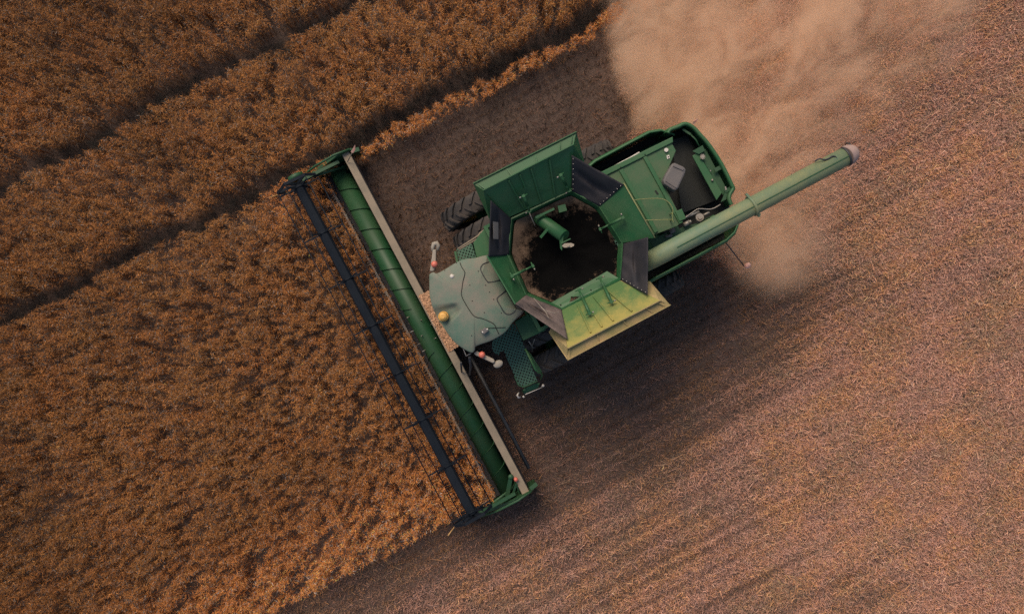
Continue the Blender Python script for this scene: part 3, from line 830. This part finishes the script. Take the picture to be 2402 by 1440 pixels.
b = MB(); b.bar(at(1068, 590, 2.2), at(1073, 616, 2.2), .05, .12); b.build('step_edge', 'green_paint', rp_)
b = MB(); b.plate([at(1110, 570, 3.0), at(1139, 533, 3.0), at(1156, 534, 3.0), at(1156, 596, 3.0), at(1118, 604, 3.0)], .04); b.build('front_panel', 'green_paint', body, bevel=.01)
b = MB(); b.plate([at(1207, 754, 2.9), at(1240, 735, 2.9), at(1281, 774, 2.9), at(1227, 799, 2.9)], .5); b.bar(at(1236, 735, 2.94), at(1264, 772, 2.94), .05, .05); b.build('tool_box', 'green_paint', body, bevel=.02)
b = MB(); b.tube([at(1240, 800, 2.4), at(1250, 815, 1.8), at(1247, 830, 1.2)], .012, 6); b.tube([at(1254, 795, 2.4), at(1248, 812, 2.0)], .01, 6); b.build('cable', 'bare_metal', body)

# --- feeder house between cab and header, chaff lying on it
b = MB(); fv = [(-3.62, -.78, .55), (-3.62, .78, .55), (-1.9, .62, 1.0), (-1.9, -.62, 1.0), (-3.62, -.78, 1.28), (-3.62, .78, 1.28), (-1.9, .62, 1.9), (-1.9, -.62, 1.9)]
b.add(fv, [(0, 1, 2, 3), (4, 7, 6, 5), (0, 4, 5, 1), (1, 5, 6, 2), (2, 6, 7, 3), (3, 7, 4, 0)]); b.build('feeder_house', 'green_paint', H, bevel=.03)
k = 9000
u, v = rng.random(k), rng.uniform(-1, 1, k)
v = np.sign(v) * np.abs(v) ** .9
lx = -3.70 + u * 1.2; ly = v * (.80 - .06 * u) ; z = 1.285 + np.maximum(0, (lx + 3.62)) / 1.72 * .62 + rng.random(k) * .05 * (1 - np.abs(v))
wx = ORG[0] + cy_ * lx - sy_ * ly; wy = ORG[1] + sy_ * lx + cy_ * ly
a = rng.uniform(0, 6.28, k); s_ = rng.uniform(.01, .03, k)
V = np.stack([np.stack([wx + np.cos(a + q) * s_, wy + np.sin(a + q) * s_, z + rng.normal(0, .006, k)], -1) for q in (0, 2.1, 4.2)], 1)
tri_mesh('chaff_layer', V, np.repeat((np.array([.46, .27, .155]) * rng.lognormal(0, .3, (k, 1)))[:, None, :], 3, 1), 'dry_straw', 'pale tan chaff heaped on the feeder house in front of the cab', 'chaff')

# --- header
HB = 4.78
b = MB()
b.add([(-3.56, -HB, 1.16), (-3.56, HB, 1.16), (-3.60, HB, .30), (-3.60, -HB, .30)], [(0, 1, 2, 3)])
prof = [(-3.62, 1.14), (-3.70, .62), (-3.74, .34), (-3.86, .2), (-4.07, .16), (-4.28, .18), (-4.46, .14), (-4.52, .10), (-4.46, .08), (-4.0, .09), (-3.66, .2), (-3.58, .4), (-3.56, 1.1)]
vs = [(x, y, z) for y in (-HB, HB) for x, z in prof]; kk = len(prof)
b.add(vs, [(i, i + 1, i + 1 + kk, i + kk) for i in range(kk - 1)])
header = b.build('header', 'black_steel', H, solid=.008)
b = MB(); b.box(-3.745, -3.555, -HB - .06, HB + .06, 1.15, 1.26); b.build('top_beam', 'beam_paint', header, bevel=.015)
b = MB()                                                                # knife with fingers
b.box(-4.56, -4.5, -HB, HB, .10, .125)
for i in range(126):
    y = -HB + .04 + i * .0755; b.add([(-4.54, y - .014, .13), (-4.54, y + .014, .13), (-4.66, y, .11), (-4.54, y, .085)], [(0, 1, 2), (0, 2, 3), (1, 3, 2), (0, 3, 1)])
b.build('cutter_bar', 'bare_metal', header)
b = MB(); b.tube([(-4.07, -HB + .1, .55), (-4.07, HB - .1, .55)], .25, 24); b.build('auger', 'header_green', header)
for sg in (1, -1):                                                      # left- and right-handed flighting meeting at the middle
    vs, fs = [], []; turns, pitch = 7.0, .58; nseg = int(turns * 24)
    for i in range(nseg + 1):
        t = i / 24; yy = sg * (.62 + t * pitch); th = 2 * math.pi * t + math.pi * .5
        for r_ in (.245, .278):
            vs.append((-4.07 + r_ * math.cos(th), yy, .55 + r_ * math.sin(th)))
    fs = [(2 * i, 2 * i + 1, 2 * i + 3, 2 * i + 2) for i in range(nseg)]
    m_ = MB(); m_.add(vs, fs, True); m_.build('auger_flighting', 'header_green', header, solid=.004)
for i in range(16):
    b = MB(); y = -.55 + i * .073; t = i * 2.4; b.tube([(-4.07 + .2 * math.cos(t), y, .55 + .2 * math.sin(t)), (-4.07 + .36 * math.cos(t), y, .55 + .36 * math.sin(t))], .011, 6)
    b.build('auger_finger', 'bare_metal', header)
# end dividers: curved side sheets running to a snout at the front
for sg in (1, -1):
    y0 = sg * (HB + .03)
    m_ = MB()
    out = [(-3.38, .25), (-3.36, .95), (-3.45, 1.3), (-3.85, 1.38), (-4.3, 1.12), (-4.8, .82), (-5.35, .5), (-5.55, .32), (-5.3, .12), (-4.4, .08)]
    vs = [(x, y0 - .0, z) for x, z in out] + [(x, y0 + sg * (.10 if -5.2 < x < -3.7 else .05), z * .96) for x, z in out]
    k = len(out)
    m_.add(vs, [tuple(range(k)), tuple(range(2 * k - 1, k - 1, -1))] + [(i, (i + 1) % k, (i + 1) % k + k, i + k) for i in range(k)])
    dv = m_.build('end_divider', 'header_green', header, bevel=.015)
    m_ = MB()
    m_.tube([(-3.5, y0 + sg * .02, 1.33), (-3.9, y0 + sg * .05, 1.42), (-4.5, y0 + sg * .08, 1.22), (-5.1, y0 + sg * .06, .9)], .03, 8)
    m_.bar((-3.30, y0 - sg * .06, 1.22), (-3.5, y0 - sg * .03, 1.26), .1, .05)
    m_.bar((-3.9, y0 - sg * .10, 1.2), (-4.9, y0 - sg * .12, 1.38), .08, .1)            # reel lift arm
    m_.tube([(-3.8, y0 - sg * .2, .9), (-4.6, y0 - sg * .14, 1.25)], .035, 8)
    m_.build('reel_arm', 'header_green', header)
    m_ = MB(); m_.tube([(-5.5, y0 + sg * .02, .4), (-5.75, y0 + sg * .06, .55), (-5.95, y0 + sg * (.02 if sg > 0 else .12), .85)], .016, 6); m_.build('divider_rod', 'divider_rod_paint', header)
# big rounded shield of the reel drive at the upper end
b = MB(); b.lathe([(.001, -.06), (.2, -.06), (.21, 0), (.2, .06), (.001, .06)], 'y', (-5.02, HB + .06, 1.3), 20)
b.build('drive_shield', 'header_green', header)
# brace, lamp and drive shaft on the ladder-side half
b = MB(); A0 = at(1198, 1118, 1.3)
b.bar(A0, at(1187, 1176, 1.0), .10, .05); b.bar(at(1211, 1134, 1.3), at(1197, 1177, 1.0), .055, .05); b.bar(at(1213, 1140, 1.28), at(1219, 1162, 1.1), .03)
b.ball(A0, (.07, .07, .05)); b.build('brace', 'header_green', header)
MB().ball(at(1210, 1124, 1.34), (.05, .06, .05)).build('marker_lamp', 'red_lens', header)
b = MB(); b.tube([(-3.3, -.8, .75), (-3.34, -HB + .35, .62)], .05, 10); b.build('drive_shaft', 'black_steel', header)
b = MB(); q0 = at(815, 380, 1.3); b.tube([q0, at(832, 347, 1.75)], .012, 6); mk = b.build('marker_post', 'beam_paint', H)
b = MB(); b.plate([at(823, 357, 1.7), at(833, 340, 1.8), at(833, 353, 1.72), at(828, 360, 1.68)], .012); b.build('marker_board', 'marker_orange', header)

# --- reel
RX, RZc, RB = -5.05, 1.38, 4.62
b = MB(); b.tube([(RX, -RB, RZc), (RX, RB, RZc)], .132, 8, smooth=False)
reel = b.build('reel', 'reel_steel', H)
spid = [-RB + .06, -RB + 1.35, -RB + 2.65, -RB + 3.95, RB - 3.95, RB - 2.65, RB - 1.35, RB - .06]
angs = [R(172 + 60 * i) for i in range(6)]
for y in spid:
    b = MB(); b.tube([(RX, y - .02, RZc), (RX, y + .02, RZc)], .142, 12)
    for a in angs:
        b.bar((RX + .1 * math.cos(a), y, RZc + .1 * math.sin(a)), (RX + .52 * math.cos(a), y, RZc + .52 * math.sin(a)), .018, .035, up=(0, 1, 0))
    b.build('reel_spider', 'reel_steel', reel)
for a in angs:
    m_ = MB(); cx, cz = RX + .53 * math.cos(a), RZc + .53 * math.sin(a)
    m_.tube([(cx, -RB, cz), (cx, RB, cz)], .013, 6)
    for i in range(72):
        y = -RB + .05 + i * (2 * RB - .1) / 71
        m_.add([(cx - .0025, y, cz), (cx + .0025, y, cz), (cx + .02, y, cz - .24), (cx, y + .006, cz)], [(0, 1, 2), (1, 3, 2), (3, 0, 2)])
    m_.build('tine_bar', 'reel_steel', reel)
for sg in (1, -1):
    b = MB(); y = sg * (RB + .05)
    for i in range(6):
        a0, a1 = angs[i], angs[(i + 1) % 6]
        b.bar((RX + .54 * math.cos(a0), y, RZc + .54 * math.sin(a0)), (RX + .54 * math.cos(a1), y, RZc + .54 * math.sin(a1)), .02, .07, up=(0, 1, 0))
        b.bar((RX, y, RZc), (RX + .54 * math.cos(a0), y, RZc + .54 * math.sin(a0)), .03, .06, up=(0, 1, 0))
    b.build('end_star', 'reel_steel', reel)

# --- engine deck
DZ = 3.56
b = MB()
b.plate([at(1404, 487, DZ), at(1408, 407, DZ), at(1575, 334, DZ), at(1586, 354, DZ), at(1568, 395, DZ), at(1554, 425, DZ), at(1602, 519, DZ), at(1588, 531, DZ), at(1543, 548, DZ), at(1465, 575, DZ)], .06)
deck = b.build('engine_deck', 'deck_paint', H, bevel=.012)
up = Vector((0, 0, .05))
b = MB(); b.plate([at(1404, 407, DZ) + up, at(1577, 322, DZ) + up, at(1578, 335, DZ) + up, at(1416, 415, DZ) + up], .06); b.build('deck_rail', 'green_paint', deck, bevel=.012)
b = MB()
for (a0, a1, w_) in (((1456, 399), (1539, 545), .09), ((1512, 369), (1597, 524), .085)):
    p, q = at(*a0, DZ), at(*a1, DZ); b.bar(p + up * .5, q + up * .5, w_, .045)
b.bar(at(1590, 494, DZ) + up, at(1600, 517, DZ) + up, .16, .05)
b.build('deck_rib', 'green_paint', deck, bevel=.008)
b = MB(); z3 = 3.85
for path in (((1487, 471), (1500, 468), (1554, 467), (1577, 487), (1577, 512), (1580, 522)), ((1512, 517), (1578, 515))):
    b.tube(spline([at(x, y, z3) for x, y in path], 4, False), .009, 6)
for x, y in ((1487, 471), (1577, 500), (1512, 517), (1578, 515)):
    b.tube([at(x, y, z3), at(x, y, z3) - Vector((0, 0, .27))], .012, 6)
b.build('guard_rail', 'yellow_paint', deck)
b = MB(); e = at(1562, 353, DZ); b.tube([e, e + up], .045, 14); b.build('filler_cap', 'white_part', deck)
e = [at(x, y, DZ) + Vector((0, 0, .02)) for x, y in ((1563, 366), (1569, 364), (1571, 371), (1565, 374))]
m_ = MB(); m_.plate(e, .015); lt = m_.build('latch_plate', 'white_part', deck)
b = MB(); e = at(1567.3, 369, DZ) + Vector((0, 0, .025)); b.tube([e - Vector((0, 0, .01)), e], .016, 8); b.build('latch_hole', 'dark_interior', deck)
b = MB(); b.bar(at(1537, 447, DZ) + Vector((0, 0, .006)), at(1543, 456, DZ) + Vector((0, 0, .006)), .04, .014); b.build('handle_slot', 'dark_interior', deck)
for i in range(3):
    b = MB(); e = at(*((1455, 394), (1512, 364), (1547, 420))[i], DZ) + up; b.ball(e + Vector((0, 0, .01)), .014, 8, 4); b.build('bolt', 'dark_interior', deck)
# air filter housing
q = [at(x, y, 3.8) for x, y in ((1577, 383), (1584, 382), (1604, 391), (1610, 397), (1607, 408), (1592, 440), (1587, 447), (1580, 446), (1558, 432), (1555, 425), (1560, 412))]
b = MB(); b.prism([(v.x, v.y) for v in q], 3.1, 3.8); ah = b.build('air_filter_housing', 'grey_plastic', H, bevel=.04)
b = MB(); m0, m1 = at(1565, 425, 3.82), at(1595, 440, 3.82)
b.bar(at(1580, 388, 3.81), at(1603, 398, 3.81), .05, .03); b.build('clamp_strap', 'grey_plastic', ah)
b = MB(); b.bar(at(1562, 424, 3.81), at(1587, 440, 3.81), .03, .025); b.build('clamp_strap', 'grey_plastic', ah)

# --- rear hood: rim round a dark engine well
HZ2 = 3.1
rim = spline([at(x, y, HZ2) for x, y in ((1566, 312), (1572, 303), (1590, 296), (1608, 289), (1627, 297), (1645, 316), (1662, 335), (1686, 370), (1704, 402), (1719, 434), (1722, 442), (1714, 457), (1713, 468), (1718, 480))], 5, False)
m_ = MB(); vs, fs = [], []
ctr2 = Vector((2.6, .2, 0))
prof = [(-.05, -.10), (-.045, -.01), (-.02, .015), (.01, .0), (.035, -.06), (.07, -.45), (.05, -1.1), (.0, -1.9)]
for i, p in enumerate(rim):
    t = (rim[min(i + 1, len(rim) - 1)] - rim[max(i - 1, 0)]).normalized(); nr = Vector((-t.y, t.x, 0))
    if nr.dot(p - ctr2) < 0: nr = -nr
    for d_o, dz in prof: vs.append(p + nr * d_o + Vector((0, 0, dz)))
k = len(prof); fs = [(i * k + j, (i + 1) * k + j, (i + 1) * k + j + 1, i * k + j + 1) for i in range(len(rim) - 1) for j in range(k - 1)]
m_.add(vs, fs, True); hood = m_.build('rear_hood', 'green_paint', H, solid=.015)
wellp = [(1500, 395), (1566, 316), (1608, 296), (1655, 336), (1700, 405), (1716, 442), (1708, 470), (1712, 490), (1600, 550), (1540, 545)]
b = MB(); b.prism([tuple(at(x, y, 2.3))[:2] for x, y in wellp], 2.2, 2.32); b.build('engine_floor', 'dark_interior', hood)
b = MB()
b.plate([at(1624, 366, 2.95), at(1637, 357, 2.95), at(1694, 452, 2.95), at(1681, 470, 2.95)], .05); b.build('cooler_cover', 'green_paint', hood, bevel=.01)
b = MB(); b.plate([at(1640, 360, 2.9), at(1655, 350, 2.9), at(1706, 446, 2.9), at(1696, 458, 2.9)], .02)
b.plate([at(1624, 355, 3.0), at(1648, 341, 3.0), at(1654, 353, 3.0), at(1640, 362, 3.0)], .02); b.plate([at(1691, 474, 3.0), at(1703, 446, 3.0), at(1715, 462, 3.0)], .02)
b.bar(at(1601, 304, 2.95), at(1620, 316, 2.95), .05); b.tube([at(1620, 316, 2.95), at(1632, 328, 2.95), at(1640, 343, 2.95)], .02, 6)
b.bar(at(1676, 400, 3.02), at(1692, 392, 3.02), .09, .03); b.bar(at(1700, 450, 3.0), at(1716, 440, 3.0), .08, .03)
b.build('hood_bracket', 'header_green', hood)
b = MB(); c0 = at(1648, 368, 3.02)
for i in range(9):
    a = 2 * math.pi * i / 9; b.bar(c0, c0 + Vector((math.cos(a), math.sin(a), 0)) * .062, .02, .02)
b.tube([c0 - Vector((0, 0, .05)), c0 + Vector((0, 0, .015))], .035, 12); b.ball(at(1671, 423, 2.98), .03); b.ball(at(1667, 401, 2.97), .018); b.bar(at(1701, 438, 3.02), at(1703, 446, 3.02), .03)
b.build('star_knob', 'bare_metal', hood)
b = MB(); b.plate([at(1575, 330, 2.6), at(1612, 318, 2.6), at(1640, 360, 2.5), at(1680, 470, 2.5), at(1600, 500, 2.6)], .02); b.build('radiator_screen', 'dark_interior', hood)
b = MB()
for p0, p1, r_ in (((1608, 510), (1640, 496), .03), ((1650, 505), (1664, 498), .025), ((1604, 528), (1618, 520), .05)):
    b.tube([at(*p0, 3.0), at(*p1, 3.0)], r_, 10)
e = at(1641, 510, 3.0); b.tube([e - Vector((0, 0, .1)), e + Vector((0, 0, .03))], .09, 16); b.tube([e + Vector((0, 0, .03)), e + Vector((0, 0, .06))], .05, 12); b.ball(at(1619, 520, 3.05), .035)
b.tube(spline([at(x, y, 3.05) for x, y in ((1606, 512), (1625, 498), (1640, 490), (1668, 491), (1690, 480))], 3, False), .012, 6)
b.build('hydraulic_pump', 'bare_metal', H)
b = MB(); b.plate([at(1536, 572, 2.9), at(1600, 533, 2.9), at(1650, 520, 2.9), at(1715, 486, 2.9), at(1730, 510, 2.9), at(1560, 605, 2.9)], .05); b.plate([at(1520, 560, 3.0), at(1538, 560, 3.0), at(1590, 530, 3.0), at(1600, 545, 3.0), at(1540, 590, 3.0)], .05)
b.build('side_shelf', 'header_green', body)
b = MB(); e = at(1578, 545, 3.1); b.tube([at(1570, 545, 3.05), at(1582, 538, 3.05)], .06, 12); b.tube([at(1560, 555, 3.05), at(1576, 552, 3.05)], .03, 8); b.build('drain_pipe', 'grey_plastic', H)

# --- unloading auger, folded back along the machine
TZ, TY = 3.9, -1.065
x0, x1, xj = 1.56, 6.16, 3.86
b = MB(); b.tube([(1.12, TY, 3.15), (1.2, TY, 3.42), (1.32, TY, 3.64), (1.5, TY, 3.81), (1.72, TY, 3.89), (1.95, TY, TZ), (x1, TY, TZ)], .205, 28); tube = b.build('unloading_auger', 'tube_paint', H)
b = MB(); b.bar((1.95, TY - .02, TZ + .206), (x1, TY - .02, TZ + .206), .02, .012); b.build('seam', 'header_green', tube)
b = MB(); b.lathe([(.2, -.03), (.235, -.03), (.235, .03), (.2, .03)], 'x', (xj, TY, TZ), 28); b.bar((xj, TY + .2, TZ + .1), (xj - .03, TY + .3, TZ + .1), .05); b.bar((xj + .05, TY - .2, TZ + .05), (xj + .02, TY - .27, TZ), .05); b.build('joint_flange', 'tube_paint', tube)
b = MB()
prof = [(0, .205), (.05, .222), (.12, .215), (.2, .185), (.26, .13), (.29, .06), (.295, .01)]
b.tube([(x1 + a_, TY, TZ - a_ * .35) for a_, r_ in prof], [r_ for a_, r_ in prof], 24); b.tube([(x1 + .16, TY, TZ - .05), (x1 + .22, TY, TZ - .36)], [.17, .19], 20)
boot = b.build('spout_boot', 'boot_rubber', tube)
b = MB(); b.lathe([(.206, -.02), (.224, -.02), (.224, .02), (.206, .02)], 'x', (x1 - .01, TY, TZ), 28)
b.tube([(x1 + .2, TY + .24 * math.cos(t), TZ - .12 + .2 * math.sin(t)) for t in [R(-20 + 12 * i) for i in range(11)]], .018, 6)
b.build('boot_clamp', 'black_steel', tube)
b = MB(); b.tube(spline([at(x, y, 4.08 - .05 * (i == 0)) for i, (x, y) in enumerate(((1911, 379), (1922, 373), (1934, 375), (1944, 372), (1952, 367), (1960, 368), (1962, 373)))], 4, False), .016, 6); b.build('cable', 'black_steel', tube)
b = MB(); b.box(1.2, 1.5, TY - .12, TY + .12, 3.0, 3.72); b.box(3.0, 3.1, TY - .22, TY + .22, 2.9, 3.7); b.build('tube_cradle', 'green_paint', tube)

# --- lamp rod at the tail and small reflector
b = MB(); b.tube([at(1694, 558, 2.4), at(1720, 592, 2.3), at(1747, 626, 2.2)], .014, 6); tr = b.build('lamp_rod', 'black_steel', H)
MB().ball(at(1753.5, 623, 2.22), (.085, .07, .07)).build('tail_lamp', 'marker_orange', tr)
b = MB(); b.plate([at(1624, 291, 2.9), at(1627, 285, 2.95), at(1637, 278, 3.0), at(1634, 286, 2.95), at(1628, 292, 2.9)], .012); b.build('reflector', 'marker_orange', H)

# ------------------------------------------------------------------ dust thrown up behind the machine
dom = MB()
poly = [(2.9, -3.6), (6.2, -4.2), (9.5, -2.0), (13.5, 1.5), (21, 5), (21, 14), (6, 14), (2.4, 9), (2.4, 2.2), (2.9, 0)]
dom.prism(poly, .03, 2.6)
m = bpy.data.materials.new('dust'); m.use_nodes = True; MATS['dust'] = m
n, l = m.node_tree.nodes, m.node_tree.links
n.remove(n['Principled BSDF'])
pv = n.new('ShaderNodeVolumePrincipled'); pv.inputs['Color'].default_value = (.99, .745, .53, 1); pv.inputs['Anisotropy'].default_value = .15
l.new(pv.outputs[0], n['Material Output'].inputs['Volume'])
tc = n.new('ShaderNodeTexCoord'); sep = n.new('ShaderNodeSeparateXYZ'); l.new(tc.outputs['Object'], sep.inputs[0])
def M(op, a, b_=None, c_=None):
    q = n.new('ShaderNodeMath'); q.operation = op
    for i, w_ in enumerate((a, b_, c_)):
        if w_ is None: continue
        if isinstance(w_, (int, float)): q.inputs[i].default_value = w_
        else: l.new(w_, q.inputs[i])
    return q.outputs[0]
def SS(v, a, b_):
    q = n.new('ShaderNodeMapRange'); q.interpolation_type = 'SMOOTHSTEP'; l.new(v, q.inputs[0])
    q.inputs[1].default_value, q.inputs[2].default_value = a, b_
    return q.outputs[0]
X, Y, Z = sep.outputs
def NZ(scale, detail, rough, dist, stretch):
    mp = n.new('ShaderNodeMapping'); mp.inputs['Scale'].default_value = stretch; l.new(tc.outputs['Object'], mp.inputs[0])
    q = n.new('ShaderNodeTexNoise'); q.inputs['Scale'].default_value = scale; q.inputs['Detail'].default_value = detail
    q.inputs['Roughness'].default_value = rough; q.inputs['Distortion'].default_value = dist; l.new(mp.outputs[0], q.inputs[0])
    return q
nz = NZ(.36, 4, .55, .8, (1, 1, .6)); wisp = NZ(.95, 6, .66, 1.0, (.8, 1.1, .7))
fil = NZ(.62, 5, .62, 1.4, (.7, 1.15, .6))
ridge = M('MULTIPLY', SS(M('SUBTRACT', 1.0, M('ABSOLUTE', M('MULTIPLY_ADD', fil.outputs[0], 9.0, -4.5))), .0, .95), SS(wisp.outputs[0], .36, .60))
nd = M('MULTIPLY', SS(nz.outputs[0], .32, .56), M('MULTIPLY_ADD', M('MULTIPLY_ADD', ridge, .85, M('MULTIPLY', SS(wisp.outputs[0], .46, .70), .75)), 1.0, .03))
fx = SS(M('ADD', M('SUBTRACT', X, M('MULTIPLY', M('MAXIMUM', M('SUBTRACT', Y, 3.6), 0), .42)), M('MULTIPLY_ADD', wisp.outputs[0], .5, M('MULTIPLY', nz.outputs[0], .5))), 3.65, 4.25)
low = M('SUBTRACT', Y, M('MULTIPLY_ADD', M('MINIMUM', M('MAXIMUM', M('SUBTRACT', X, 5.2), 0), 4.4), .62, -3.4))
fy = SS(M('ADD', low, M('MULTIPLY', nz.outputs[0], 1.4)), .5, 5.0)
fu = SS(M('SUBTRACT', M('MULTIPLY_ADD', X, .75, 4.5), Y), -.5, 2.5)
fz = SS(M('MULTIPLY', Z, -1), -2.2, -.3)
far = M('SUBTRACT', 1.0, M('MULTIPLY', SS(X, 7, 17), .35))
den = M('MULTIPLY', M('MULTIPLY', M('MULTIPLY', fx, fy), M('MULTIPLY', fz, fu)), M('MULTIPLY', M('MULTIPLY_ADD', nd, 1.0, .045), far))
def puff(px, py, r0, r1):
    dx, dy = M('SUBTRACT', X, px), M('SUBTRACT', Y, py)
    d2 = M('SQRT', M('ADD', M('MULTIPLY', dx, dx), M('MULTIPLY', dy, dy)))
    return SS(M('MULTIPLY', M('ADD', d2, M('MULTIPLY', wisp.outputs[0], .8)), -1), -r1, -r0)
pf = M('MULTIPLY', M('MAXIMUM', puff(5.0, -2.45, .5, 1.9), puff(4.7, 2.6, .6, 3.0)), M('MULTIPLY', fz, M('MULTIPLY', fx, M('MULTIPLY_ADD', SS(wisp.outputs[0], .38, .62), .56, .07))))
den = M('ADD', den, pf)
l.new(M('MULTIPLY', den, 3.4), pv.inputs['Density'])
do = dom.build('dust_cloud', 'dust'); do.location = (ORG[0], ORG[1], 0); do.rotation_euler = (0, 0, YAW)
tag(do, 'pale tan cloud of dust and chaff billowing behind the combine', 'dust', kind='stuff')
